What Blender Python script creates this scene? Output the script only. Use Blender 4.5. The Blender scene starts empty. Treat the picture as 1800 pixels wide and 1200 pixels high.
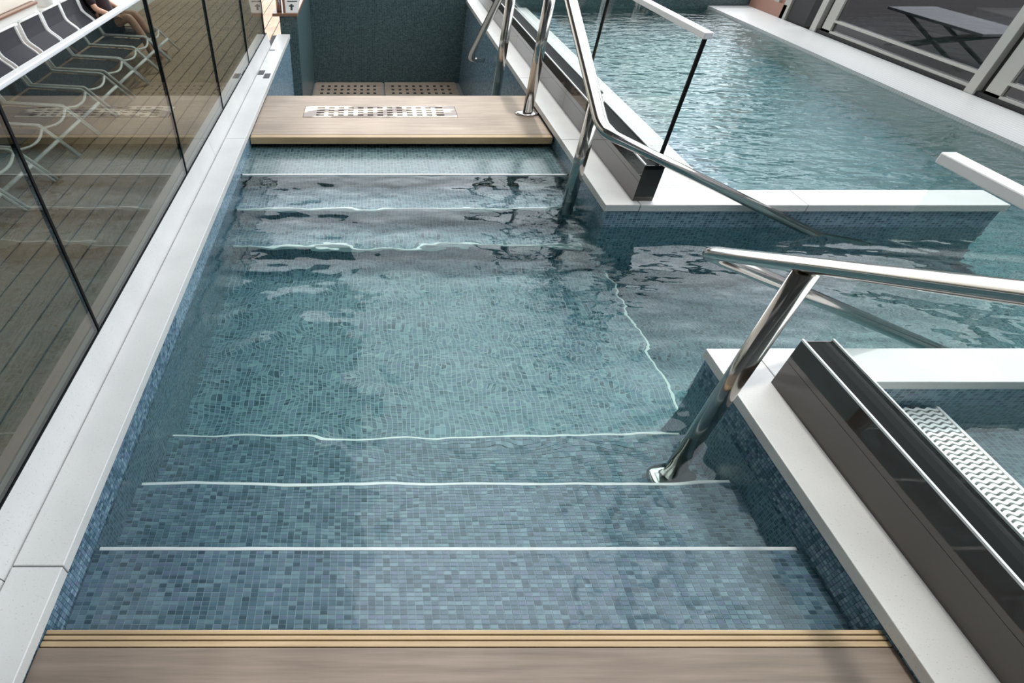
import bpy, math, random
from mathutils import Vector
random.seed(7)
sc = bpy.context.scene
COL = sc.collection
R_ = math.radians

# ------------------------------------------------------------------ camera
cam_d = bpy.data.cameras.new('camera')
cam = bpy.data.objects.new('camera', cam_d); COL.objects.link(cam)
cam_d.sensor_fit = 'HORIZONTAL'; cam_d.sensor_width = 36.0
cam_d.lens = 943.0 / 1800.0 * 36.0
cam_d.shift_x = (900 - 645) / 1800.0
cam_d.clip_start = 0.02; cam_d.clip_end = 300
cam.location = (0, 0, 1.5)
cam.rotation_euler = (R_(90 - 42.265), 0, 0)
sc.camera = cam

# ------------------------------------------------------------------ world, sun, exposure
world = bpy.data.worlds.new('world'); sc.world = world; world.use_nodes = True
wn = world.node_tree; bg = wn.nodes['Background']
bg.inputs['Color'].default_value = (0.86, 0.90, 0.95, 1)
bg.inputs['Strength'].default_value = 2.9
sun_d = bpy.data.lights.new('sun', 'SUN'); sun = bpy.data.objects.new('sun', sun_d); COL.objects.link(sun)
sun_d.energy = 1.85; sun_d.angle = R_(3.0); sun_d.color = (1.0, 0.96, 0.90)
sun_d.cycles.use_multiple_importance_sampling = False
sun.location = (4, 8, 12)
sun.rotation_euler = Vector((0.04, 0.85, 1.0)).to_track_quat('Z', 'Y').to_euler()
sc.view_settings.view_transform = 'Standard'; sc.view_settings.look = 'None'
sc.view_settings.gamma = 1.0; sc.view_settings.use_curve_mapping = False
sc.view_settings.exposure = 0.24
sc.cycles.max_bounces = 12; sc.cycles.transmission_bounces = 10; sc.cycles.transparent_max_bounces = 24
sc.cycles.glossy_bounces = 6; sc.cycles.diffuse_bounces = 4
sc.cycles.use_denoising = True; sc.cycles.sample_clamp_indirect = 6.0

# ------------------------------------------------------------------ materials
def srgb(r, g, b):
    f = lambda c: (c / 255 / 12.92) if c / 255 <= 0.04045 else ((c / 255 + 0.055) / 1.055) ** 2.4
    return (f(r), f(g), f(b), 1)

class N:
    """small node helper"""
    def __init__(s, name):
        s.m = bpy.data.materials.new(name); s.m.use_nodes = True
        s.t = s.m.node_tree; s.t.nodes.clear()
        s.out = s.t.nodes.new('ShaderNodeOutputMaterial')
    def new(s, typ, **kw):
        n = s.t.nodes.new('ShaderNode' + typ)
        for k, v in kw.items():
            if k in n.inputs: n.inputs[k].default_value = v
            else: setattr(n, k, v)
        return n
    def link(s, a, b): s.t.links.new(a, b)
    def math(s, op, a, b=None, c=None, clamp=False):
        n = s.t.nodes.new('ShaderNodeMath'); n.operation = op; n.use_clamp = clamp
        for i, v in enumerate((a, b, c)):
            if v is None: continue
            if isinstance(v, (int, float)): n.inputs[i].default_value = v
            else: s.link(v, n.inputs[i])
        return n.outputs[0]
    def mix(s, fac, a, b):
        n = s.t.nodes.new('ShaderNodeMix'); n.data_type = 'RGBA'
        for key, v in ((0, fac), (6, a), (7, b)):
            if isinstance(v, (tuple, list, float, int)): n.inputs[key].default_value = v
            else: s.link(v, n.inputs[key])
        return n.outputs[2]
    def ramp(s, fac, stops, mode='LINEAR'):
        n = s.t.nodes.new('ShaderNodeValToRGB'); r = n.color_ramp; r.interpolation = mode
        while len(r.elements) < len(stops): r.elements.new(0.5)
        for e, (p, c) in zip(r.elements, stops): e.position = p; e.color = c
        s.link(fac, n.inputs[0]); return n.outputs[0]
    def pos(s):
        tc = s.new('TexCoord'); return tc.outputs['Object']
    def scaled(s, v, sc_):
        n = s.new('Mapping'); s.link(v, n.inputs[0]); n.inputs['Scale'].default_value = sc_; return n.outputs[0]
    def noise(s, v, scale, detail=3, rough=0.5):
        n = s.new('TexNoise', Scale=scale, Detail=detail, Roughness=rough); s.link(v, n.inputs['Vector']); return n.outputs[0]
    def principled(s, color=None, rough=0.5, metal=0.0, spec=0.5, bump=None, bump_str=0.3, bump_dist=0.002):
        p = s.new('BsdfPrincipled'); p.inputs['Metallic'].default_value = metal
        p.inputs['Specular IOR Level'].default_value = spec
        if color is not None:
            if isinstance(color, tuple): p.inputs['Base Color'].default_value = color
            else: s.link(color, p.inputs['Base Color'])
        if isinstance(rough, (int, float)): p.inputs['Roughness'].default_value = rough
        else: s.link(rough, p.inputs['Roughness'])
        if bump is not None:
            b = s.new('Bump', Strength=bump_str, Distance=bump_dist); s.link(bump, b.inputs['Height']); s.link(b.outputs[0], p.inputs['Normal'])
        s.link(p.outputs[0], s.out.inputs[0]); return s.m

MOSAIC = [(0.0, srgb(58, 84, 100)), (0.18, srgb(74, 103, 119)), (0.38, srgb(88, 117, 136)), (0.58, srgb(102, 131, 146)),
          (0.72, srgb(102, 118, 146)), (0.86, srgb(114, 145, 157)), (1.0, srgb(128, 155, 171))]
GROUT = srgb(146, 168, 178)
TU, TV = 0.0238, 0.0134            # tile pitch across and along

def mosaic_mat(name, dark=1.0, rough=0.25):
    n = N(name); geo = n.new('NewGeometry')
    P = n.new('SeparateXYZ'); n.link(n.pos(), P.inputs[0])
    Nn = n.new('SeparateXYZ'); n.link(geo.outputs['True Normal'], Nn.inputs[0])
    ax = n.math('GREATER_THAN', n.math('ABSOLUTE', Nn.outputs[0]), 0.6)
    az = n.math('GREATER_THAN', n.math('ABSOLUTE', Nn.outputs[2]), 0.6)
    nax = n.math('SUBTRACT', 1.0, ax); naz = n.math('SUBTRACT', 1.0, az)
    u = n.math('ADD', n.math('MULTIPLY', n.math('DIVIDE', P.outputs[0], TU), nax), n.math('MULTIPLY', n.math('DIVIDE', P.outputs[1], TV), ax))
    v = n.math('DIVIDE', n.math('ADD', n.math('MULTIPLY', P.outputs[1], az), n.math('MULTIPLY', P.outputs[2], naz)), TV)
    cmb = n.new('CombineXYZ'); n.link(n.math('FLOOR', u), cmb.inputs[0]); n.link(n.math('FLOOR', v), cmb.inputs[1]); n.link(ax, cmb.inputs[2])
    wnz = n.new('TexWhiteNoise'); wnz.noise_dimensions = '3D'; n.link(cmb.outputs[0], wnz.inputs[0])
    col = n.ramp(wnz.outputs[0], MOSAIC)
    fu = n.math('ABSOLUTE', n.math('SUBTRACT', n.math('FRACT', u), 0.5)); fv = n.math('ABSOLUTE', n.math('SUBTRACT', n.math('FRACT', v), 0.5))
    g = n.math('GREATER_THAN', n.math('MAXIMUM', fu, fv), 0.43)
    c = n.mix(g, col, GROUT)
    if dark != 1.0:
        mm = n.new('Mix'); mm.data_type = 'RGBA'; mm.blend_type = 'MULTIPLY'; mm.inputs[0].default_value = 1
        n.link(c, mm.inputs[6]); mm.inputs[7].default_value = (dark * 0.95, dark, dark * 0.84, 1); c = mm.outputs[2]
    return n.principled(c, rough, spec=0.5)

def tile_mat(name, per_object):
    n = N(name)
    if per_object: r = n.new('ObjectInfo').outputs['Random']
    else: r = n.new('NewGeometry').outputs['Random Per Island']
    return n.principled(n.ramp(r, MOSAIC), 0.22, spec=0.5)

def plain(name, col, rough=0.5, metal=0.0, spec=0.5):
    n = N(name); return n.principled(col, rough, metal, spec)

def stone_mat(name, base, alt, rough=0.35):
    n = N(name); p = n.pos()
    a = n.noise(p, 3.0, 4); b = n.noise(n.scaled(p, (1, 1.6, 1)), 120.0, 2, 0.7)
    c = n.mix(n.ramp(a, [(0.35, (0, 0, 0, 1)), (0.7, (1, 1, 1, 1))]), base, alt)
    sp = n.ramp(b, [(0.62, (0, 0, 0, 1)), (0.70, (1, 1, 1, 1))])
    c = n.mix(n.math('MULTIPLY', sp, 0.55), c, srgb(150, 148, 142))
    return n.principled(c, rough, spec=0.5, bump=b, bump_str=0.15, bump_dist=0.0006)

def wood_mat(name, a, b, rough=0.55, axis='x'):
    n = N(name); p = n.pos()
    s = (1.2, 26, 26) if axis == 'x' else (26, 1.2, 26)
    g = n.noise(n.scaled(p, s), 2.2, 5, 0.6); big = n.noise(p, 2.2, 3)
    f = n.math('ADD', n.math('MULTIPLY', g, 0.6), n.math('MULTIPLY', big, 0.5))
    c = n.ramp(f, [(0.36, a), (0.68, b)])
    return n.principled(c, rough, spec=0.3, bump=g, bump_str=0.2, bump_dist=0.001)

def glass_mat(name, tint, base=0.04):
    n = N(name); lw = n.new('LayerWeight', Blend=0.5)
    f5 = n.math('POWER', lw.outputs['Facing'], 5.0)
    F = n.math('ADD', n.math('MULTIPLY', f5, 1 - base), base, clamp=True)
    tr = n.new('BsdfTransparent'); tr.inputs[0].default_value = tint
    gl = n.new('BsdfGlossy'); gl.inputs['Roughness'].default_value = 0.0
    mx = n.new('MixShader'); n.link(F, mx.inputs[0]); n.link(tr.outputs[0], mx.inputs[1]); n.link(gl.outputs[0], mx.inputs[2])
    n.link(mx.outputs[0], n.out.inputs[0]); return n.m

def water_mat(name):
    n = N(name); p = n.pos(); P = n.new('SeparateXYZ'); n.link(p, P.inputs[0])
    def smooth(v, a, b):
        mr = n.new('MapRange'); mr.interpolation_type = 'SMOOTHSTEP'; n.link(v, mr.inputs[0])
        mr.inputs[1].default_value = a; mr.inputs[2].default_value = b; return mr.outputs[0]
    open_pool = n.math('MULTIPLY', smooth(P.outputs[0], 1.35, 2.2), smooth(P.outputs[1], 2.7, 3.3))
    channel = smooth(P.outputs[0], 0.3, 1.6)
    mid = n.math('MULTIPLY', smooth(P.outputs[1], 1.0, 2.0), 1.0)
    w1 = n.noise(n.scaled(p, (0.75, 1.25, 1)), 2.8, 2, 0.45)
    w2 = n.noise(n.scaled(p, (0.7, 1.7, 1)), 9.0, 2, 0.5)
    w3 = n.noise(n.scaled(p, (0.8, 1.4, 1)), 5.0, 2, 0.5)
    calm = n.math('ADD', n.math('MULTIPLY', w1, 0.034), n.math('MULTIPLY', w3, n.math('ADD', 0.0025, n.math('MULTIPLY', mid, 0.004))))
    chop = n.math('MULTIPLY', n.math('ADD', n.math('MULTIPLY', w2, 0.018), n.math('MULTIPLY', w3, 0.03)), n.math('ADD', open_pool, n.math('MULTIPLY', n.math('MULTIPLY', channel, mid), 0.22)))
    h = n.math('ADD', calm, chop)
    b = n.new('Bump', Strength=1.0, Distance=1.0); n.link(h, b.inputs['Height'])
    g = n.new('BsdfGlass', IOR=1.333, Roughness=0.0); g.inputs['Color'].default_value = (0.97, 1, 1, 1)
    n.link(b.outputs[0], g.inputs['Normal']); n.link(g.outputs[0], n.out.inputs[0])
    va = n.new('VolumeAbsorption', Density=0.55); va.inputs['Color'].default_value = (0.50, 0.86, 0.76, 1)
    n.link(va.outputs[0], n.out.inputs['Volume'])
    return n.m

def drain_mat(name):
    n = N(name); p = n.pos()
    f = n.noise(n.scaled(p, (2.2, 6, 1)), 1.6, 3)
    c = n.ramp(f, [(0.50, srgb(214, 200, 180)), (0.56, srgb(112, 92, 80))])
    return n.principled(c, 0.35, spec=0.5)

M = dict(
    mosaic=mosaic_mat('blue_glass_mosaic'), mosaic_dimmed=mosaic_mat('dimmed_blue_mosaic', 0.58, 0.2), mosaic_dark=mosaic_mat('slate_teal_mosaic', 0.42, 0.3),
    tile=tile_mat('glass_tile', False), tile_one=tile_mat('glass_tile_single', True),
    grout=plain('pale_grout', GROUT, 0.8),
    stone=stone_mat('white_stone', srgb(196, 196, 194), srgb(208, 208, 205)),
    stone_edge=plain('stone_edge', srgb(140, 142, 140), 0.5),
    seam=plain('dark_seam', srgb(70, 70, 70), 0.8),
    wood=wood_mat('grey_teak', srgb(136, 120, 106), srgb(174, 157, 140)),
    wood_near=wood_mat('worn_teak', srgb(106, 94, 84), srgb(138, 124, 112)),
    wood_lip=wood_mat('pale_teak', srgb(156, 134, 104), srgb(190, 166, 132)),
    plank=wood_mat('deck_teak', srgb(142, 118, 96), srgb(182, 154, 128), 0.6, 'y'),
    caulk=plain('black_caulk', srgb(52, 46, 42), 0.8),
    steel=plain('polished_steel', srgb(188, 184, 179), 0.12, 1.0),
    brushed=plain('brushed_steel', srgb(190, 188, 184), 0.32, 1.0),
    cap=plain('satin_cap', srgb(226, 228, 230), 0.35, 0.25),
    black=plain('black_gasket', srgb(16, 16, 18), 0.7, 0.0, 0.15),
    panel=plain('brown_polished_panel', srgb(64, 57, 53), 0.03, 0.0, 0.8),
    glass=glass_mat('clear_glass', (0.93, 0.965, 0.95, 1)),
    glass_tint=glass_mat('smoked_glass', (0.57, 0.60, 0.56, 1), 0.13),
    glass_dark=glass_mat('dark_window_glass', (0.46, 0.46, 0.47, 1)),
    water=water_mat('pool_water'), drain=drain_mat('stained_drain_steel'),
    white=plain('white_enamel', srgb(232, 231, 226), 0.35), offwhite=plain('cream_paint', srgb(226, 220, 208), 0.5),
    grate=plain('white_plastic', srgb(232, 234, 232), 0.4),
    nosing=plain('white_nosing', srgb(250, 250, 250), 0.3),
    sling=plain('charcoal_mesh', srgb(58, 58, 62), 0.85, 0.0, 0.2), tube=plain('white_tube', srgb(232, 233, 232), 0.35),
    frame=plain('grey_aluminium', srgb(172, 170, 164), 0.4, 0.3), frame_dark=plain('shadow_gap', srgb(26, 25, 25), 0.6),
    interior=plain('dark_rubber_floor', srgb(62, 58, 57), 0.85, 0.0, 0.2), brick=plain('red_brown_panel', srgb(150, 112, 98), 0.6),
    rail_wood=plain('varnished_rail', srgb(132, 98, 78), 0.35),
    steel_dark=plain('dark_painted_steel', srgb(44, 48, 50), 0.6),
    skin=plain('skin', srgb(206, 160, 134), 0.55), shirt=plain('maroon_cloth', srgb(40, 24, 30), 0.85), hair=plain('dark_hair', srgb(46, 34, 28), 0.6),
    shorts=plain('black_shorts', srgb(34, 34, 38), 0.85), ink=plain('black_print', srgb(52, 54, 58), 0.6),
    tabletop=plain('pale_tabletop', srgb(128, 130, 132), 0.4),
    smallmosaic=None)

def small_white_tile():
    n = N('small_white_tile'); P = n.new('SeparateXYZ'); n.link(n.pos(), P.inputs[0])
    u = n.math('FRACT', n.math('DIVIDE', P.outputs[0], 0.045)); v = n.math('FRACT', n.math('DIVIDE', P.outputs[1], 0.03))
    g = n.math('GREATER_THAN', n.math('MAXIMUM', n.math('ABSOLUTE', n.math('SUBTRACT', u, 0.5)), n.math('ABSOLUTE', n.math('SUBTRACT', v, 0.5))), 0.44)
    return n.principled(n.mix(g, srgb(180, 181, 180), srgb(140, 143, 143)), 0.4)
M['smallmosaic'] = small_white_tile()

# ------------------------------------------------------------------ mesh helpers
class MB:
    def __init__(s): s.v = []; s.f = []
    def box(s, x0, x1, y0, y1, z0, z1, bottom=True):
        b = len(s.v)
        s.v += [(x, y, z) for z in (z0, z1) for y in (y0, y1) for x in (x0, x1)]
        fs = [(4, 5, 7, 6), (0, 1, 5, 4), (3, 2, 6, 7), (1, 3, 7, 5), (2, 0, 4, 6)]
        if bottom: fs.append((0, 2, 3, 1))
        s.f += [tuple(b + i for i in f) for f in fs]; return s
    def quad(s, *p):
        b = len(s.v); s.v += list(p); s.f.append(tuple(range(b, b + len(p)))); return s
    def tube(s, path, r, seg=12, xs=1.0, caps=True):
        """sweep a circle; xs widens the section across the pool"""
        P = [Vector((p[0] / xs, p[1], p[2])) for p in path]; b = len(s.v)
        T = []
        for i in range(len(P)):
            d = (P[min(i + 1, len(P) - 1)] - P[max(i - 1, 0)]).normalized(); T.append(d)
        up = Vector((0, 0, 1)) if abs(T[0].z) < 0.9 else Vector((1, 0, 0))
        n = (up - T[0] * up.dot(T[0])).normalized()
        for i, p in enumerate(P):
            n = (n - T[i] * n.dot(T[i])).normalized(); m = T[i].cross(n)
            rr = r[i] if isinstance(r, (list, tuple)) else r
            for k in range(seg):
                a = 2 * math.pi * k / seg; q = p + n * (math.cos(a) * rr) + m * (math.sin(a) * rr)
                s.v.append((q.x * xs, q.y, q.z))
        for i in range(len(P) - 1):
            for k in range(seg):
                k2 = (k + 1) % seg
                s.f.append((b + i * seg + k, b + i * seg + k2, b + (i + 1) * seg + k2, b + (i + 1) * seg + k))
        if caps:
            s.f.append(tuple(b + k for k in reversed(range(seg)))); s.f.append(tuple(b + (len(P) - 1) * seg + k for k in range(seg)))
        return s
    def lathe(s, prof, c, seg=28, xs=1.0):
        b = len(s.v)
        for r, z in prof:
            for k in range(seg):
                a = 2 * math.pi * k / seg; s.v.append((c[0] + math.cos(a) * r * xs, c[1] + math.sin(a) * r, c[2] + z))
        for i in range(len(prof) - 1):
            for k in range(seg):
                k2 = (k + 1) % seg; s.f.append((b + i * seg + k, b + i * seg + k2, b + (i + 1) * seg + k2, b + (i + 1) * seg + k))
        s.f.append(tuple(b + k for k in reversed(range(seg)))); s.f.append(tuple(b + (len(prof) - 1) * seg + k for k in range(seg)))
        return s
    def build(s, name, mat, parent=None, smooth=False, bevel=0.0):
        me = bpy.data.meshes.new(name); me.from_pydata(s.v, [], s.f); me.update()
        if smooth:
            for p in me.polygons: p.use_smooth = len(p.vertices) <= 4
        me.materials.append(M[mat] if isinstance(mat, str) else mat)
        o = bpy.data.objects.new(name, me); COL.objects.link(o)
        if parent: o.parent = parent
        if bevel:
            bv = o.modifiers.new('bevel', 'BEVEL'); bv.width = bevel; bv.segments = 2; bv.limit_method = 'ANGLE'
        return o

def box(name, mat, b, parent=None, bevel=0.0): return MB().box(*b).build(name, mat, parent, bevel=bevel)

def fillet(pts, rad, n=7):
    out = [Vector(pts[0])]
    for a, b, c in zip(pts, pts[1:], pts[2:]):
        a, b, c = Vector(a), Vector(b), Vector(c)
        r = min(rad, (a - b).length * 0.45, (c - b).length * 0.45)
        p0 = b + (a - b).normalized() * r; p1 = b + (c - b).normalized() * r
        for i in range(n + 1):
            t = i / n; out.append(p0 * (1 - t) ** 2 + b * 2 * t * (1 - t) + p1 * t * t)
    out.append(Vector(pts[-1])); return out

def tag(o, label=None, cat=None, group=None, kind=None):
    if label: o['label'] = label
    if cat: o['category'] = cat
    if group: o['group'] = group
    if kind: o['kind'] = kind
    return o
def empty(name, loc=(0, 0, 0)):
    o = bpy.data.objects.new(name, None); COL.objects.link(o); o.location = loc; o.empty_display_size = 0.1; return o

# ------------------------------------------------------------------ levels and lines of the place (metres, coping top = 0)
WZ = -0.15                       # water level
XL, XR = -0.865, 1.39            # inner edges of the two copings
XP = 1.55                        # brown upstand, pool-stair side
DECK, LOW = -0.90, -1.10
TZ = (-0.17, -0.36, -0.57); FLOOR = -0.78
NEAR = (0.84, 1.165, 1.49); FAR = (3.53, 3.23, 2.96)
Y1, Y2 = 1.61, 2.82              # the opening to the right between the two copings
YB1, YB2 = 1.42, 3.01            # back edges of the cross copings

# ------------------------------------------------------------------ pool shell
tag(box('pool_floor', 'mosaic', (XL - 0.02, 1.53, 1.2, 3.3, FLOOR - 0.5, FLOOR)), 'blue mosaic pool floor between the two flights of steps', kind='structure')
lower = MB().box(1.50, 3.9, Y1 - 0.02, Y2 + 0.02, -1.5, -1.02)
lower.box(3.9, 5.6, -1.5, 9.2, -1.5, -1.02)
tag(lower.build('channel_floor', 'mosaic'), 'blue mosaic floor of the deeper channel beside the steps', kind='structure')
tag(box('large_pool_floor', 'mosaic', (1.66, 3.9, YB2 - 0.02, 9.2, -1.5, -1.02)), 'blue mosaic floor of the large pool at the back', kind='structure')
tag(box('side_pool_floor', 'mosaic', (1.66, 3.9, -1.5, YB1 + 0.02, -1.5, -1.02)), 'blue mosaic floor of the pool by the near grating', kind='structure')
tag(box('pool_bench', 'mosaic', (2.30, 2.62, YB2, 8.98, -1.02, -0.40)), 'underwater mosaic ledge along the far grating', kind='structure')
tag(box('side_pool_bench', 'mosaic', (2.30, 2.75, -1.2, YB1, -1.02, -0.45)), 'underwater mosaic ledge beside the near grating', kind='structure')

def tile_grid(x0, x1, y0, y1, z, skip=lambda i, j: False):
    m = MB(); g = 0.0012
    nx = round((x1 - x0) / TU); ny = round((y1 - y0) / TV); cells = []
    pu = (x1 - x0) / nx; pv = (y1 - y0) / ny
    for j in range(ny):
        for i in range(nx):
            a = x0 + i * pu; b = y0 + j * pv
            if skip(i, j): cells.append((a, b)); continue
            m.box(a + g, a + pu - g, b + g, b + pv - g, z - 0.0025, z, bottom=False)
    return m, cells
def wall_tiles(x, sgn, y0, y1, z0, z1):
    m = MB(); g = 0.0009
    y = y0
    while y < y1 - TV:
        z = z1 - TV
        while z > z0:
            xa, xb = sorted((x, x + sgn * 0.002)); m.box(xa, xb, y + g, y + TV - g, z + g, z + TV - g)
            z -= TV
        y += TV
    return m

# near flight: three treads going down away from the camera
st = empty('pool_stair', (0.26, 0.84, TZ[0])); tag(st, 'near flight of blue mosaic steps going down into the water', kind='structure')
inv = lambda o: setattr(o, 'matrix_parent_inverse', o.parent.matrix_world.inverted()) if o.parent else None
def part(o):
    bpy.context.view_layer.update(); o.matrix_parent_inverse = o.parent.matrix_world.inverted(); return o
def under(parent, *objs):
    bpy.context.view_layer.update(); mi = parent.matrix_world.inverted()
    for o in objs: o.parent = parent; o.matrix_parent_inverse = mi
y0 = 0.30
for k, (yn, z) in enumerate(zip(NEAR, TZ)):
    tr = box('tread', 'grout', (XL - 0.015, XR + 0.015, y0, yn - 0.012, FLOOR - 0.5 if k == 2 else TZ[k + 1] - 0.3, z - 0.002)); under(st, tr)
    ys = max(y0, 0.50)
    nosing = MB().box(XL, XR, yn - 0.012, yn, z - 0.03, z + 0.001).build('nosing_strip', 'nosing', bevel=0.002); under(st, nosing)
    if k == 0:
        nx = int((XR - XL) / TU)
        m, cells = tile_grid(XL - 0.012, XR + 0.015, 0.512, yn - 0.012, z, lambda i, j: 4 <= j <= 7 and 10 <= i < 85)
        a, b = cells[0]
        first = MB().box(0.0012, TU - 0.0012, 0.0012, TV - 0.0012, -0.0025, 0, bottom=False).build('tile', 'tile_one')
        first.location = (a, b, z); tl = [first]
        for a, b in cells[1:]:
            c = first.copy(); COL.objects.link(c); c.location = (a, b, z); tl.append(c)
        under(st, *tl)
    else:
        m, _ = tile_grid(XL - 0.012, XR + 0.015, ys, yn - 0.012, z)
    t = m.build('tile_field', 'tile'); t['kind'] = 'stuff'; under(st, t)
    y0 = yn - 0.012

# far flight, mirror image
sf = empty('pool_stair', (0.26, 3.5, TZ[0])); tag(sf, 'far flight of blue mosaic steps below the wooden landing with the drain', kind='structure')
y1 = 4.40
for k, (yn, z) in enumerate(zip(FAR, TZ)):
    if k == 0: z = -0.1465
    tr = box('tread', 'mosaic_dimmed' if k == 0 else 'mosaic', (XL - 0.015, XR + 0.015, yn + 0.012, y1, FLOOR - 0.5, z))  # top tread gets a darkened mosaic copy to tone down its sunlit brightness
    ns = box('nosing_strip', 'nosing', (XL, XR, yn, yn + 0.012, z - 0.025, z + 0.001), bevel=0.002)
    under(sf, tr, ns); y1 = yn + 0.012
# step edge of the floor towards the channel
tag(box('floor_nosing', 'nosing', (1.53, 1.542, Y1 - 0.1, Y2 + 0.1, FLOOR - 0.03, FLOOR + 0.002)), 'white nosing strip under water at the edge of the deeper channel', kind='structure')

# walls ---------------------------------------------------------------------------------
def wall(name, mat, b, label):
    return tag(box(name, mat, b), label, kind='structure')
wl = wall('wall_left', 'mosaic', (-1.088, XL - 0.012, -2.0, 6.78, -1.4, -0.045), 'mosaic wall carrying the long white coping on the deck side')
t = wall_tiles(XL - 0.012, 1, 0.5, 1.9, -0.18, -0.045).build('tile_field', 'tile'); t['kind'] = 'stuff'; under(wl, t)
wr = wall('wall_right', 'mosaic', (XR + 0.015, 1.66, -2.0, Y1 - 0.012, -1.5, -0.045), 'dark mosaic wall under the near right white coping')
t = wall_tiles(XR + 0.015, -1, 0.5, Y1 - 0.03, -0.18, -0.045).build('tile_field', 'tile'); t['kind'] = 'stuff'; under(wr, t)
wall('wall_right', 'mosaic', (1.66, 6.2, YB1 + 0.012, Y1 - 0.012, -1.5, -0.045), 'mosaic cross wall between the channel and the near grating pool')
wall('wall_right', 'mosaic', (XR + 0.015, 1.66, Y2 + 0.012, 9.2, -1.5, -0.045), 'mosaic wall under the far right white coping beside the landing')
wall('wall_right', 'mosaic', (1.66, 3.70, Y2 + 0.012, YB2 - 0.012, -1.5, -0.045), 'mosaic cross wall between the channel and the large pool')

# coping slabs --------------------------------------------------------------------------
def slabs(parent, x0, x1, cuts, along='y', fixed=None):
    g = 0.0018; out = []
    for a, b in zip(cuts, cuts[1:]):
        bb = (x0, x1, a + g, b - g, -0.042, 0) if along == 'y' else (a + g, b - g, x0, x1, -0.042, 0)
        out.append(box('coping_slab', 'stone', bb, bevel=0.003))
    under(parent, *out); return out
cl = empty('stone_coping', (-1.0, 2.4, -0.042)); tag(cl, 'long white stone coping below the smoked glass, beside the steps', 'coping')
slabs(cl, -1.0095, XL, (-2.0, 0.70, 3.80, 6.785))
under(cl, box('bedding', 'seam', (-1.06, XL - 0.004, -2.0, 6.78, -0.045, -0.012)))
for a, b in zip((-2.0, 0.66, 3.50, 6.30), (0.66, 3.50, 6.30)):
    a += 0.0015; b -= 0.0015; m = MB()
    for y in (a, b): m.v += [(-1.012, y, -0.02), (-1.046, y, 0.115), (-1.066, y, 0.115), (-1.066, y, -0.02)]
    m.f += [(0, 1, 2, 3), (7, 6, 5, 4), (0, 4, 5, 1), (1, 5, 6, 2), (2, 6, 7, 3), (3, 7, 4, 0)]
    under(cl, m.build('upstand_slab', 'stone'))
under(cl, box('upstand_lip', 'stone', (-1.088, -1.066, -2.0, 6.30, -0.045, 0.115)))
cr = empty('stone_coping', (1.47, 1.0, -0.042)); tag(cr, 'bright white stone coping at near right, turning along the channel', 'coping')
slabs(cr, XR, XP + 0.03, (-2.0, 0.36, Y1)); slabs(cr, YB1, Y1, (XP + 0.032, 2.9, 4.4, 6.2), 'x')
under(cr, box('bedding', 'seam', (XR + 0.006, 1.65, -2.0, Y1 - 0.006, -0.045, -0.012)))
cf = empty('stone_coping', (1.47, 4.0, -0.042)); tag(cf, 'white stone coping around the near corner of the large pool', 'coping')
slabs(cf, XR - 0.01, XP + 0.03, (Y2, 3.78, 5.2, 6.7, 9.2)); slabs(cf, Y2, YB2, (XP + 0.032, 2.55, 3.72), 'x')
under(cf, box('bedding', 'seam', (XR + 0.0, 1.65, Y2 + 0.006, 9.2, -0.045, -0.012)))

# ------------------------------------------------------------------ water
wm = MB()
wm.quad((XL - 0.013, 0.34, WZ), (XR + 0.016, 0.34, WZ), (XR + 0.016, 4.1, WZ), (XL - 0.013, 4.1, WZ))
wm.quad((XR + 0.016, Y1 - 0.013, WZ), (5.0, Y1 - 0.013, WZ), (5.0, Y2 + 0.013, WZ), (XR + 0.016, Y2 + 0.013, WZ))
wm.quad((2.296, YB2 - 0.013, WZ), (5.0, YB2 - 0.013, WZ), (5.0, 9.0, WZ), (2.296, 9.0, WZ))
wm.quad((3.71, Y2 + 0.013, WZ), (5.0, Y2 + 0.013, WZ), (5.0, YB2 - 0.013, WZ), (3.71, YB2 - 0.013, WZ))
wm.quad((2.296, -1.5, WZ), (6.0, -1.5, WZ), (6.0, YB1 + 0.013, WZ), (2.296, YB1 + 0.013, WZ))
tag(wm.build('pool_water', 'water'), 'clear rippling teal pool water over steps, channel and pools', 'water', kind='stuff')

# ------------------------------------------------------------------ wooden landings
ln = empty('wooden_landing', (0.26, -0.3, -0.12)); tag(ln, 'grey-brown wooden landing in the foreground at the top of the steps', 'landing')
under(ln, box('landing_board', 'wood_near', (XL - 0.008, XR + 0.012, -1.6, 0.508, -0.11, -0.06), bevel=0.002),
      box('nosing_board', 'wood_lip', (XL - 0.006, XR + 0.010, 0.510, 0.524, -0.11, -0.060), bevel=0.002),
      box('nosing_board', 'wood_lip', (XL - 0.006, XR + 0.010, 0.5275, 0.5385, -0.11, -0.061), bevel=0.002),
      box('nosing_board', 'wood_lip', (XL - 0.006, XR + 0.010, 0.542, 0.553, -0.11, -0.062), bevel=0.002),
      box('bearer', 'seam', (XL - 0.006, XR + 0.010, -1.6, 0.548, -0.13, -0.075)))
wall('stair_base', 'mosaic', (XL - 0.012, XR + 0.015, -1.8, 0.31, -1.4, -0.13), 'mosaic base under the foreground landing')
lf = empty('wooden_landing', (0.26, 4.4, -0.12)); tag(lf, 'wooden landing across the steps with a metal drain set in it', 'landing')
DX0, DX1, DY0, DY1 = -0.51, 0.725, 4.385, 4.635
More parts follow.
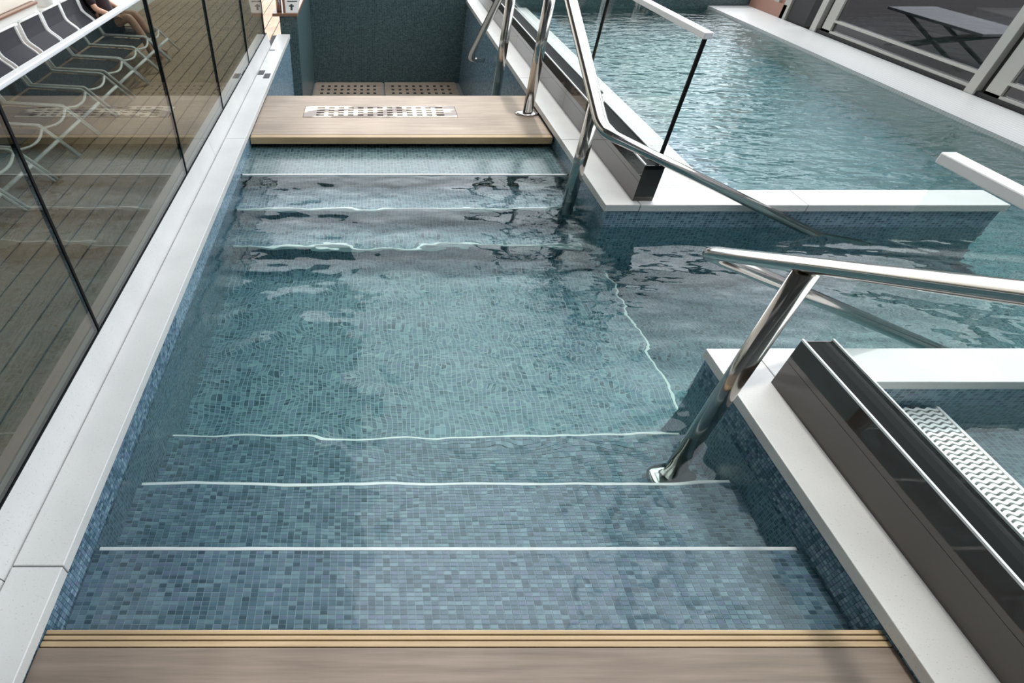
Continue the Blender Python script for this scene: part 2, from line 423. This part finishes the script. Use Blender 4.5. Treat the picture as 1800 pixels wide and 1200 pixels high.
under(lf, box('landing_board', 'wood', (XL - 0.008, XR - 0.002, 4.03, DY0 - 0.004, -0.112, -0.06), bevel=0.003),
      box('landing_board', 'wood', (XL - 0.008, XR - 0.002, DY1 + 0.004, 4.90, -0.112, -0.06), bevel=0.003),
      box('landing_board', 'wood', (XL - 0.008, DX0 - 0.004, DY0 - 0.004, DY1 + 0.004, -0.112, -0.06)),
      box('landing_board', 'wood', (DX1 + 0.004, XR - 0.002, DY0 - 0.004, DY1 + 0.004, -0.112, -0.06)),
      box('nosing_board', 'wood_lip', (XL - 0.006, XR - 0.002, 3.975, 4.029, -0.112, -0.061), bevel=0.004))
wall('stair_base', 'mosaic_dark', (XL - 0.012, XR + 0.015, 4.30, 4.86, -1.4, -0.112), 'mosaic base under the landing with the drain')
dg = empty('drain_grate', (0.1, 4.5, -0.1)); tag(dg, 'cream slotted metal drain grate set in the far wooden landing', 'drain')
m = MB(); nc = 13; nr = 4
m.box(DX0, DX0 + 0.10, DY0, DY1, -0.07, -0.058); m.box(DX1 - 0.10, DX1, DY0, DY1, -0.07, -0.058)
for k in range(nr + 1):
    y = DY0 + (DY1 - DY0 - 0.03) * k / nr; m.box(DX0 + 0.10, DX1 - 0.10, y, y + 0.03, -0.07, -0.058)
cw = (DX1 - DX0 - 0.2) / nc
for i in range(1, nc): m.box(DX0 + 0.1 + i * cw - 0.017, DX0 + 0.1 + i * cw + 0.017, DY0 + 0.001, DY1 - 0.001, -0.069, -0.0585)
under(dg, m.build('grate_plate', 'drain'), box('drain_tray', 'frame_dark', (DX0, DX1, DY0, DY1, -0.108, -0.10)))

# ------------------------------------------------------------------ lower recess behind the far landing
wall('recess_floor', 'stone_edge', (XL - 0.4, XR + 0.015, 4.86, 8.8, LOW - 0.3, LOW), 'grey floor of the low recess behind the landing')
for k in range(4):
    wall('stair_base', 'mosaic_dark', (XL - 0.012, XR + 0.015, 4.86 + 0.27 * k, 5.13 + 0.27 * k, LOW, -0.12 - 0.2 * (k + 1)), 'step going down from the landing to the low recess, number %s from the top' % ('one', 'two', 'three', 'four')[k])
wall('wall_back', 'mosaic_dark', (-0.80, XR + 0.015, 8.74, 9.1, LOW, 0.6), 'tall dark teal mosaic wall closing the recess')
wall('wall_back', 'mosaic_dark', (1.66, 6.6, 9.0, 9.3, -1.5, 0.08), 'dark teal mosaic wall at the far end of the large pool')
for xa, xb, nm in ((-0.78, 0.235, 'left'), (0.265, 1.34, 'right')):
    dc = empty('drain_cover', ((xa + xb) / 2, 8.3, LOW)); tag(dc, 'brown perforated floor cover in the low recess, %s of the dark gap' % nm, 'drain', 'covers in the recess floor')
    p = box('cover_plate', 'wood', (xa, xb, 7.55, 8.72, LOW, LOW + 0.02), bevel=0.004)
    m = MB()
    for i in range(9):
        for j in range(6):
            x = xa + 0.12 + (xb - xa - 0.24) * i / 8; y = 7.7 + 0.16 * j; m.box(x - 0.02, x + 0.02, y, y + 0.06, LOW + 0.0201, LOW + 0.0225)
    h = m.build('slot_field', 'frame_dark'); h['kind'] = 'stuff'; under(dc, p, h)
pl = empty('mosaic_pillar', (-0.9, 7.8, LOW)); tag(pl, 'teal mosaic pillar with a brown ledge beyond the left coping', 'pillar')
under(pl, box('pillar_body', 'mosaic_dark', (-1.0, -0.80, 7.03, 8.74, LOW - 0.1, 0.13)), box('ledge', 'rail_wood', (-1.075, -0.79, 7.0, 8.74, 0.13, 0.16), bevel=0.004))
sg = empty('sign_stand', (-0.83, 7.03, 0.16)); tag(sg, 'small white sign card with dark pictogram on the pillar ledge', 'sign')
m = MB(); m.quad((-0.925, 7.04, 0.16), (-0.785, 7.04, 0.16), (-0.745, 7.12, 0.36), (-0.925, 7.12, 0.36)); m.quad((-0.925, 7.06, 0.16), (-0.925, 7.14, 0.36), (-0.745, 7.14, 0.36), (-0.785, 7.06, 0.16))
m.f += [(0, 3, 5, 4), (1, 7, 6, 2), (3, 2, 6, 5), (0, 4, 7, 1)]
card = m.build('card', 'white'); m = MB()
def on_card(x0, x1, t0, t1): m.quad(*[(x, 7.04 + 0.08 * t - 0.002, 0.16 + 0.2 * t) for x, t in ((x0, t0), (x1, t0), (x1, t1), (x0, t1))])
on_card(-0.90, -0.79, 0.50, 0.55); on_card(-0.868, -0.845, 0.12, 0.40); on_card(-0.885, -0.828, 0.28, 0.34); on_card(-0.90, -0.79, 0.70, 0.74)
pic = m.build('pictogram', 'ink', card); under(sg, card)
pp = empty('steel_bracket', (-0.98, 7.05, 0.16)); tag(pp, 'small steel and brown bracket on the pillar ledge beside the sign', 'bracket')
under(pp, MB().tube([(-1.0, 7.06, 0.16), (-1.0, 7.06, 0.5)], 0.02, 10, 1.5).build('steel_post', 'steel', smooth=True), box('brown_post', 'rail_wood', (-0.955, -0.93, 7.05, 7.09, 0.16, 0.55)))

# ------------------------------------------------------------------ balustrades
def balustrade(label, x, cuts, zb, zt, gm, capz, x_in=None, strips=True, capw=0.028):
    e = empty('glass_balustrade', (x, cuts[0], 0)); tag(e, label, 'balustrade'); L = []
    for a, b in zip(cuts, cuts[1:]):
        L.append(box('glass_panel', gm, (x - 0.006, x + 0.006, a + 0.005, b - 0.005, zb, zt)))
    L.append(box('cap_rail', 'cap', (x - capw, x + capw, cuts[0] - 0.02, cuts[-1] + 0.02, zt, capz), bevel=0.004))
    under(e, *L); return e
LC = (-1.6, 0.14, 1.585, 2.975, 4.04, 5.20, 6.20)
bl = balustrade('smoked glass balustrade with a pale cap rail in front of the deck chairs', -1.056, LC, 0.118, 1.001, 'glass_tint', 1.017, capw=0.015)
under(bl, box('base_channel', 'black', (-1.066, -1.046, -2.0, 6.30, 0.115, 0.119)))
for k, y in enumerate(LC[1:]):
    under(bl, box('joint_strip', 'black', (-1.065, -1.047, y - 0.006, y + 0.006, 0.119, 1.0)))
def right_balustrade(label, cuts, ends, joints, edge, XG, zt):
    e = balustrade(label, XG, cuts, 0.19, zt - 0.03, 'glass', zt, capw=0.021)
    L = []
    n = len(ends) - 1
    for a, b in zip(ends, ends[1:]):
        L.append(box('upstand_panel', 'panel', (XP, XP + 0.006, a + 0.0015, b - 0.0015, 0.0, 0.115)))
        L.append(box('upstand_panel', 'panel', (XP, XP + 0.006, a + 0.0015, b - 0.0015, 0.1165, 0.215)))
        L.append(box('upstand_panel', 'panel', (1.660, 1.666, a + 0.0015, b - 0.0015, WZ + 0.0, 0.215)))
    L.append(box('end_plate', 'panel', (XP + 0.0065, 1.6595, *(edge), 0.0, 0.188)))
    L.append(box('end_plate', 'panel', (XP + 0.0065, 1.6595, edge[0], edge[0] + 0.004, 0.188, 0.214) if edge[0] > 2 else (XP + 0.0065, 1.6595, edge[1] - 0.004, edge[1], 0.188, 0.214)))
    L.append(box('edge_trim', 'cap', (XP - 0.001, XP + 0.006, ends[0], ends[-1], 0.215, 0.222)))
    L.append(box('edge_trim', 'cap', (1.660, 1.666, ends[0], ends[-1], 0.215, 0.222)))
    L.append(box('base_channel', 'black', (XP + 0.006, 1.660, ends[0], ends[-1], 0.19, 0.212)))
    for y in joints: L.append(box('joint_strip', 'black', (XG - 0.009, XG + 0.009, y - 0.006, y + 0.006, 0.2, zt - 0.031)))
    under(e, *L); return e
right_balustrade('clear glass balustrade on a glossy brown upstand at near right', (-1.8, 0.0, 1.42), (-1.8, 0.2, 1.42), (0.0,), (1.40, 1.418), 1.598, 0.895)
right_balustrade('clear glass balustrade on a brown upstand beside the large pool', (2.90, 4.25, 5.7, 7.2, 8.9), (2.87, 4.4, 6.2, 8.95), (2.905, 4.25, 5.7, 7.2), (2.872, 2.89), 1.635, 0.87)

# ------------------------------------------------------------------ handrails
RX, TR = 1.27, 0.0245
XS = 1.6
def flange(c): return MB().lathe([(0.062, 0), (0.062, 0.008), (0.052, 0.014), (0.03, 0.018)], c, 32, XS)
hf = empty('handrail', (RX, 3.2, WZ)); tag(hf, 'bent steel handrail from the far landing down into the channel water', 'handrail')
path = fillet([(2.95, 2.735, -0.285), (RX - 0.01, 2.87, 0.405), (RX, 4.15, 0.93), (RX, 5.30, 0.95), (1.2, 6.73, -0.165), (1.2, 6.78, -0.26), (1.36, 6.78, -0.27)], 0.09)
L = [MB().tube(path, TR, 20, XS).build('rail', 'steel', smooth=True)]
for x, y, zb, zt in ((1.30, 3.16, TZ[1], 0.50), (1.30, 4.46, -0.06, 0.93), (1.22, 5.32, -0.52, 0.93)):
    po = MB().tube([(x, y, zb), (x, y, zt)], 0.0255, 20, XS).build('post', 'steel', smooth=True); L.append(po)
    if y > 4: flange((x, y, zb)).build('flange', 'steel', po, smooth=True)
L.append(MB().tube([(1.30, 3.16, 0.5), (RX, 3.16, 0.53)], 0.018, 12, XS).build('bracket', 'steel', smooth=True))
under(hf, *L)
hn = empty('handrail', (RX, 1.28, WZ)); tag(hn, 'thick steel handrail at near right with its post standing in the water', 'handrail')
path = fillet([(2.95, 1.69, -0.285), (RX - 0.01, 1.70, 0.405), (RX, 0.35, 1.13), (RX, -0.9, 1.15)], 0.08)
L = [MB().tube(path, TR, 24, XS).build('rail', 'steel', smooth=True),
     MB().tube([(1.262, 1.28, TZ[2]), (1.268, 1.28, 0.61)], 0.0255, 24, XS).build('post', 'steel', smooth=True)]
flange((1.262, 1.28, TZ[2])).build('flange', 'steel', L[1], smooth=True)
under(hn, *L)

# ------------------------------------------------------------------ overflow gratings
def wave_slat(x0, x1, pitch, amp, w, z0, z1, lam):
    m = MB(); n = int((x1 - x0) / lam * 8); 
    for i in range(n + 1):
        x = x0 + (x1 - x0) * i / n; ph = ((x - x0) / lam) % 1.0
        y = amp * math.sin(2 * math.pi * ph)
        for dy, z in ((-w / 2, z0), (w / 2, z0), (w / 2, z1), (-w / 2, z1)): m.v.append((x, y + dy, z))
    for i in range(n):
        for k in range(4):
            k2 = (k + 1) % 4; m.f.append((i * 4 + k, (i + 1) * 4 + k, (i + 1) * 4 + k2, i * 4 + k2))
    m.f.append((0, 1, 2, 3)); m.f.append((n * 4 + 3, n * 4 + 2, n * 4 + 1, n * 4)); return m
GX0, GX1 = 1.668, 2.284
gn = empty('gutter_grating', (1.98, 0.6, WZ)); tag(gn, 'white wave-slot gutter grating beside the near right upstand', 'grating')
first = wave_slat(GX0, GX1, 0.0207, 0.0045, 0.012, WZ - 0.02, WZ + 0.006, 0.044).build('slat', 'grate')
L = []; k = 0; y = YB1 - 0.014
while y > -0.3:
    o = first if k == 0 else first.copy()
    if k: COL.objects.link(o)
    o.location = (0, y, 0); L.append(o); y -= 0.0207; k += 1
L.append(box('edge_strip', 'grate', (2.284, 2.298, -1.5, YB1, WZ - 0.05, WZ + 0.009), bevel=0.003))
L.append(box('gutter_trough', 'frame_dark', (1.664, 2.284, -1.5, YB1, -0.32, -0.30)))
m = MB()
for x in [GX0 + 0.022 + 0.044 * i for i in range(14)]: m.box(x - 0.003, x + 0.003, -0.32, YB1 - 0.002, WZ - 0.02, WZ + 0.002)
cr_ = m.build('cross_rib', 'grate'); cr_['kind'] = 'stuff'; L.append(cr_)
under(gn, *L)
gf = empty('gutter_grating', (1.98, 6.0, WZ)); tag(gf, 'pale gutter grating between the far glass balustrade and the large pool', 'grating')
m = MB(); y = YB2 + 0.014
while y < 8.98:
    m.box(GX0, GX1, y - 0.0065, y + 0.0065, WZ - 0.02, WZ + 0.006); y += 0.0207
for x in [GX0 + 0.022 + 0.044 * i for i in range(14)]: m.box(x - 0.004, x + 0.004, YB2, 8.98, WZ - 0.02, WZ + 0.002)
s = m.build('slat_field', 'grate'); s['kind'] = 'stuff'
under(gf, s, box('edge_strip', 'grate', (2.284, 2.298, YB2, 8.98, WZ - 0.05, WZ + 0.009), bevel=0.003), box('gutter_trough', 'frame_dark', (1.664, 2.284, YB2, 8.98, -0.32, -0.30)))
wall('gutter_wall', 'mosaic', (2.27, 2.30, YB2, 8.98, -1.1, WZ - 0.05), 'mosaic pool wall below the far gutter edge')
wall('gutter_wall', 'mosaic', (2.27, 2.30, -1.5, YB1, -1.1, WZ - 0.05), 'mosaic pool wall below the near gutter edge')

# ------------------------------------------------------------------ white walkway and glazed enclosure on the right
wall('walkway', 'smallmosaic', (4.92, 5.50, -1.5, 8.98, -1.5, -0.12), 'white small-tiled walkway along the large pool')
EX = 5.50
MU = (7.55, 5.22, 2.90, 0.58, -1.6)
for k, (a, b) in enumerate(zip(MU, MU[1:])):
    w = empty('window_%d' % (k + 1), (EX, (a + b) / 2, -0.12)); tag(w, ('dark glazed screen bay with grey frame nearest the far pool wall', 'dark glazed bay with grey frame in the top right corner', 'dark glazed bay to the right of the one in the corner', 'last dark glazed bay to the right')[k], kind='structure')
    under(w, box('window_frame', 'frame', (EX, EX + 0.10, a - 0.10, a, -0.12, 1.3), bevel=0.004),
          box('window_frame', 'frame', (EX + 0.03, EX + 0.09, a - 0.31, a - 0.16, -0.10, 1.3)),
          box('window_frame', 'frame', (EX + 0.03, EX + 0.09, b + 0.0, a - 0.16, -0.088, -0.066)),
          box('window_frame', 'frame', (EX + 0.03, EX + 0.09, b + 0.0, a - 0.31, 0.022, 0.044)),
          box('window_frame', 'frame', (EX + 0.03, EX + 0.09, b + 0.0, a - 0.16, 1.2, 1.3)),
          box('gap', 'frame_dark', (EX + 0.06, EX + 0.12, a - 0.16, a - 0.10, -0.12, 1.3)),
          box('kick_plate', 'frame_dark', (EX + 0.02, EX + 0.08, b, a - 0.10, -0.12, -0.088)),
          box('pane', 'glass_dark', (EX + 0.055, EX + 0.065, b, a - 0.31, -0.066, 0.022)),
          box('pane', 'glass_dark', (EX + 0.055, EX + 0.065, b, a - 0.31, 0.044, 1.2)))
wall('terrace_floor', 'interior', (EX + 0.10, 13.0, -3.0, 14.0, -0.3, -0.12), 'dark terrace floor behind the glazed screen')
eb = empty('entrance_panel', (EX, 8.2, -0.12)); tag(eb, 'red-brown low panel with grey posts at the far end of the walkway', 'panel')
under(eb, box('panel_base', 'brick', (EX, EX + 0.12, 8.15, 8.98, -0.12, 0.03)), box('panel_base', 'brick', (EX + 0.03, EX + 0.1, 8.15, 8.98, 0.03, 0.5)),
      box('post', 'frame', (EX, EX + 0.1, 8.35, 8.45, 0.03, 1.3)), box('post', 'frame', (EX, EX + 0.1, 8.10, 8.22, -0.12, 1.3)), box('dark_column', 'frame_dark', (EX + 0.02, EX + 0.4, 7.70, 8.08, -0.12, 1.3)))
tb = empty('cafe_table', (6.1, 6.4, -0.12)); tag(tb, 'low pale table with crossed dark legs behind the dark window', 'table')
L = [box('table_top', 'tabletop', (5.82, 6.35, 5.70, 6.95, 0.215, 0.24), bevel=0.004)]
for xx in (5.95, 6.25):
    for ya, yb in ((5.80, 6.85), (6.85, 5.80)):
        L.append(MB().tube([(xx, ya, -0.12), (xx, yb, 0.215)], 0.018, 8).build('leg', 'frame_dark', smooth=True))
under(tb, *L)

# ------------------------------------------------------------------ teak deck with deck chairs on the left
dk = empty('deck', (-3.5, 6, DECK)); tag(dk, 'lower teak deck with dark caulked seams left of the glass', kind='structure')
L = [box('caulking', 'caulk', (-5.6, -1.09, -2, 18, DECK - 0.1, DECK - 0.006))]
PW = 0.2; x = -1.09; first = box('plank', 'plank', (-PW + 0.008, -0.008, -2, 18, DECK - 0.06, DECK))
k = 0
while x > -5.5:
    o = first if k == 0 else first.copy()
    if k: COL.objects.link(o)
    o.location = (x, 0, 0); L.append(o); x -= PW; k += 1
under(dk, *L)
dk2 = wall('deck_end', 'plank', (-1.08, -1.01, 6.80, 18, DECK - 0.1, DECK), 'teak deck strip beyond the end of the left coping')

def make_chair():
    root = empty('deck_chair', (0, 0, 0))
    for y in (0.022, 0.563):
        sf_ = MB().tube(fillet([(-4.17, y, -0.52), (-3.375, y, -0.563), (-3.06, y, -0.886)], 0.02, 4), 0.0145, 8, 1.4).build('side_frame', 'tube', root, True)
        MB().tube([(-3.70, y, -0.55), (-4.02, y, -0.888)], 0.012, 8, 1.4).build('leg', 'tube', root, True)
        MB().tube(fillet([(-3.98, y, -0.545), (-4.08, y, -0.33), (-4.215, y, -0.22), (-4.24, y, -0.02)], 0.05, 5), 0.0125, 8, 1.4).build('back_frame', 'tube', root, True)
    MB().tube([(-4.24, 0.022, -0.02), (-4.24, 0.563, -0.02)], 0.0125, 8, 1.4).build('top_bar', 'tube', root, True)
    MB().tube([(-3.225, 0.03, -0.715), (-3.225, 0.555, -0.715)], 0.017, 8, 1.4).build('cross_bar', 'tube', root, True)
    MB().tube([(-3.345 + 0.05 * math.sin(math.pi * t / 10), 0.022 + 0.0541 * t, -0.595 - 0.035 * math.sin(math.pi * t / 10)) for t in range(11)], 0.012, 8, 1.4).build('front_bow', 'tube', root, True)
    def sling(pts, nm):
        m = MB(); n = len(pts)
        for dz in (0.0, -0.006):
            for x, z in pts: m.v += [(x, 0.045, z + dz), (x, 0.54, z + dz)]
        for i in range(n - 1):
            a = 2 * i; m.f.append((a, a + 2, a + 3, a + 1)); c = a + 2 * n; m.f.append((c, c + 1, c + 3, c + 2))
            m.f.append((a, c, c + 2, a + 2)); m.f.append((a + 1, a + 3, c + 3, c + 1))
        m.f.append((0, 1, 2 * n + 1, 2 * n)); m.f.append((2 * n - 2, 4 * n - 2, 4 * n - 1, 2 * n - 1)); return m.build(nm, 'sling', root)
    sling([(-3.99, -0.53), (-4.03, -0.44), (-4.08, -0.335), (-4.15, -0.27), (-4.212, -0.21), (-4.23, -0.12), (-4.24, -0.03)], 'back_sling')
    sling([(-3.97, -0.548), (-3.7, -0.565), (-3.5, -0.578), (-3.37, -0.592)], 'seat_sling')
    return root
def copy_tree(o):
    c = o.copy(); COL.objects.link(c)
    for ch in o.children:
        d = ch.copy(); COL.objects.link(d); d.parent = c
    return c
CY = (3.80, 4.39, 4.985, 5.555, 6.135, 6.76, 7.41, 8.0, 8.57, 9.15)
CL = ['frontmost deck chair, cut off by the left edge of the photo', 'deck chair second from the front of the row behind the glass', 'deck chair third from the front of the row behind the glass',
      'deck chair fourth from the front of the row behind the glass', 'deck chair fifth from the front, in the middle of the row', 'deck chair sixth from the front of the row behind the glass',
      'deck chair seventh from the front of the row behind the glass', 'deck chair eighth from the front, third from the far end', 'empty deck chair just before the person in dark clothes', 'farthest deck chair, under the person in dark clothes']
proto = make_chair()
for k, (y, lab) in enumerate(zip(CY, CL)):
    o = proto if k == 0 else copy_tree(proto)
    o.location = (0, y, 0); tag(o, lab, 'deck chair', 'white framed charcoal deck chairs in a row')

# bulwark behind the chairs
bw = empty('bulwark', (-4.9, 8, DECK)); tag(bw, 'white bulwark with varnished wooden rail behind the deck chairs', 'bulwark')
under(bw, box('bulwark_wall', 'white', (-5.0, -4.68, -1, 17, DECK, -0.19), bevel=0.01), box('rail_board', 'rail_wood', (-4.86, -4.74, -1, 9.0, -0.10, -0.065), bevel=0.01),
      box('rail_groove', 'frame_dark', (-4.815, -4.805, -1, 9.0, -0.066, -0.062)), box('rail_support', 'white', (-4.84, -4.78, -1, 9.0, -0.19, -0.10)))
wall('wall_ship', 'offwhite', (-5.8, -5.5, -5, 18, DECK, 6.8), 'cream painted ship wall behind the bulwark, raised to shut out sky light')  # height extended up to the upper deck to close off sky light
vt = empty('deck_vent', (-4.82, 9.35, -0.19)); tag(vt, 'white round vent on the bulwark beside the wooden rail', 'vent')
under(vt, MB().lathe([(0.11, 0), (0.11, 0.02), (0.09, 0.03), (0.09, 0.30), (0.10, 0.31), (0.10, 0.36), (0.02, 0.38)], (-4.82, 9.35, -0.19), 28, 1.5).build('vent_body', 'white', smooth=True))

# dark depth marks on the left coping
for k, (x0, x1, y0, y1, lab) in enumerate(((-1.005, -0.95, 5.28, 5.42, 'dark square marking on the far end of the left coping'), (-0.94, -0.885, 5.18, 5.32, 'dark marking nearest the steps at the far end of the left coping'), (-1.005, -0.95, 6.10, 6.14, 'thin dark dash on the last slab of the left coping'))):
    tag(box('coping_marking', 'ink', (x0, x1, y0, y1, 0.0, 0.0015)), lab, 'marking')

# ------------------------------------------------------------------ seated person in the farthest chair
def person():
    e = empty('person', (-3.95, 9.44, DECK)); tag(e, 'person in dark maroon top sitting back in the farthest deck chair', 'person')
    def skin(name, verts, edges, radii, mat, root):
        me = bpy.data.meshes.new(name); me.from_pydata(verts, edges, []); o = bpy.data.objects.new(name, me); COL.objects.link(o)
        sm = o.modifiers.new('skin', 'SKIN'); sm.use_smooth_shade = True
        for v, r in zip(me.skin_vertices[0].data, radii): v.radius = r if isinstance(r, tuple) else (r, r)
        me.skin_vertices[0].data[root].use_root = True
        sb = o.modifiers.new('sub', 'SUBSURF'); sb.levels = 2; sb.render_levels = 2
        me.materials.append(M[mat]); return o
    y = 9.44
    V = [(-3.98, y, -0.42), (-4.05, y, -0.25), (-4.09, y, -0.08), (-4.12, y, 0.06), (-4.12, y, 0.15), (-4.10, y, 0.25), (-4.07, y, 0.36)]
    Ed = [(i, i + 1) for i in range(6)]; Rd = [(0.13, 0.16), (0.12, 0.15), (0.12, 0.17), (0.09, 0.15), 0.055, (0.085, 0.075), (0.06, 0.055)]
    for s in (-1, 1):
        b = len(V)
        V += [(-3.93, y + s * 0.10, -0.43), (-3.60, y + s * 0.13, -0.33), (-3.45, y + s * 0.13, -0.62), (-3.40, y + s * 0.13, -0.84), (-3.22, y + s * 0.14, -0.875)]
        Ed += [(0, b), (b, b + 1), (b + 1, b + 2), (b + 2, b + 3), (b + 3, b + 4)]; Rd += [0.095, 0.07, 0.06, 0.04, 0.028]
        b = len(V)
        V += [(-4.11, y + s * 0.20, 0.03), (-4.02, y + s * 0.26, -0.20), (-3.82, y + s * 0.20, -0.30), (-3.74, y + s * 0.17, -0.31)]
        Ed += [(3, b), (b, b + 1), (b + 1, b + 2), (b + 2, b + 3)]; Rd += [0.055, 0.045, 0.035, 0.03]
    body = skin('body', V, Ed, Rd, 'skin', 0)
    HV = []; HE = []; HR = []
    for s in (-1, 1):
        for q, (dy, ln) in enumerate(((-0.03, 0.07), (-0.01, 0.085), (0.01, 0.08), (0.03, 0.065))):
            b = len(HV); HV += [(-3.75, y + s * 0.17 + dy, -0.315), (-3.75 + ln * 0.6, y + s * 0.17 + dy, -0.318), (-3.75 + ln, y + s * 0.17 + dy, -0.335)]
            HE += [(b, b + 1), (b + 1, b + 2)]; HR += [0.009, 0.009, 0.007]
        b = len(HV); HV += [(-3.79, y + s * 0.17 - s * 0.03, -0.315), (-3.75, y + s * 0.17 - s * 0.06, -0.32)]; HE += [(b, b + 1)]; HR += [0.010, 0.008]
    me = bpy.data.meshes.new('fingers'); fm = MB()
    for a, b in HE: fm.tube([HV[a], HV[b]], [HR[a], HR[b]], 8)
    fingers = fm.build('fingers', 'skin', smooth=True)
    top = skin('shirt', [(-3.97, y, -0.40), (-4.045, y, -0.24), (-4.085, y, -0.08), (-4.115, y, 0.06), (-4.118, y, 0.10), (-4.11, y - 0.20, 0.03), (-4.03, y - 0.255, -0.17), (-4.11, y + 0.20, 0.03), (-4.03, y + 0.255, -0.17)],
               [(0, 1), (1, 2), (2, 3), (3, 4), (3, 5), (5, 6), (3, 7), (7, 8)], [(0.15, 0.18), (0.14, 0.17), (0.14, 0.19), (0.105, 0.17), 0.07, 0.075, 0.065, 0.075, 0.065], 'shirt', 0)
    sh = skin('shorts', [(-3.98, y, -0.42), (-3.92, y - 0.10, -0.425), (-3.74, y - 0.12, -0.375), (-3.92, y + 0.10, -0.425), (-3.74, y + 0.12, -0.375)], [(0, 1), (1, 2), (0, 3), (3, 4)], [(0.14, 0.17), 0.115, 0.10, 0.115, 0.10], 'shorts', 0)
    hm = MB(); hm.lathe([(0.02, 0.10), (0.07, 0.085), (0.092, 0.04), (0.095, 0.0), (0.085, -0.04)][::-1], (-4.105, y, 0.345), 20, 1.0)
    hr = hm.build('hair', 'hair', smooth=True)
    fc = MB()
    for s in (-1, 1): fc.lathe([(0.004, -0.008), (0.009, 0), (0.004, 0.008)], (-3.998, y + s * 0.03, 0.315), 10)
    eyes = fc.build('eyes', 'ink')
    ns = MB().tube([(-4.0, y, 0.315), (-3.972, y, 0.275), (-3.995, y, 0.268)], [0.007, 0.014, 0.008], 8).build('nose', 'skin', smooth=True)
    mo = MB().tube([(-4.005, y - 0.022, 0.238), (-3.995, y, 0.236), (-4.005, y + 0.022, 0.238)], 0.005, 6).build('mouth', 'brick', smooth=True)
    under(e, body, fingers, top, sh, hr, eyes, ns, mo)
person()

# ------------------------------------------------------------------ upper deck over the chairs and its steel frame (seen mirrored in the water), plus added sky blockers
wall('offscreen_slab', 'steel_dark', (-9.0, -0.25, -4.0, 13.0, 6.8, 7.1), 'dark underside of the upper deck above the chairs')
m = MB()
m.box(5.0, 5.22, -3, 13, 6.9, 7.0); m.box(3.6, 3.7, -3, 13, 6.9, 7.0)
for k in range(10): m.tube([(3.65, -2 + 1.5 * k, 6.95), (5.1, -1.2 + 1.5 * k, 6.95)], 0.06, 6)
for y in (1.0, 5.0, 9.0): m.box(-0.3, 5.2, y, y + 0.10, 6.95, 7.05)
tag(m.build('overhead_frame', 'steel_dark'), 'dark steel beams reaching out from the upper deck', kind='structure')
wall('sky_blocker_back', 'steel_dark', (-9.0, 9.0, -6.0, -5.0, -1.5, 12.0), 'added unseen dark wall behind the camera, blocking sky light')  # unseen wall added to cut sky light from behind
wall('offscreen_slab', 'steel_dark', (-0.25, 9.0, -6.0, -0.8, 6.8, 7.1), 'added unseen dark slab above and behind the camera, cutting sky light')  # unseen slab added to weaken sky light against the sun
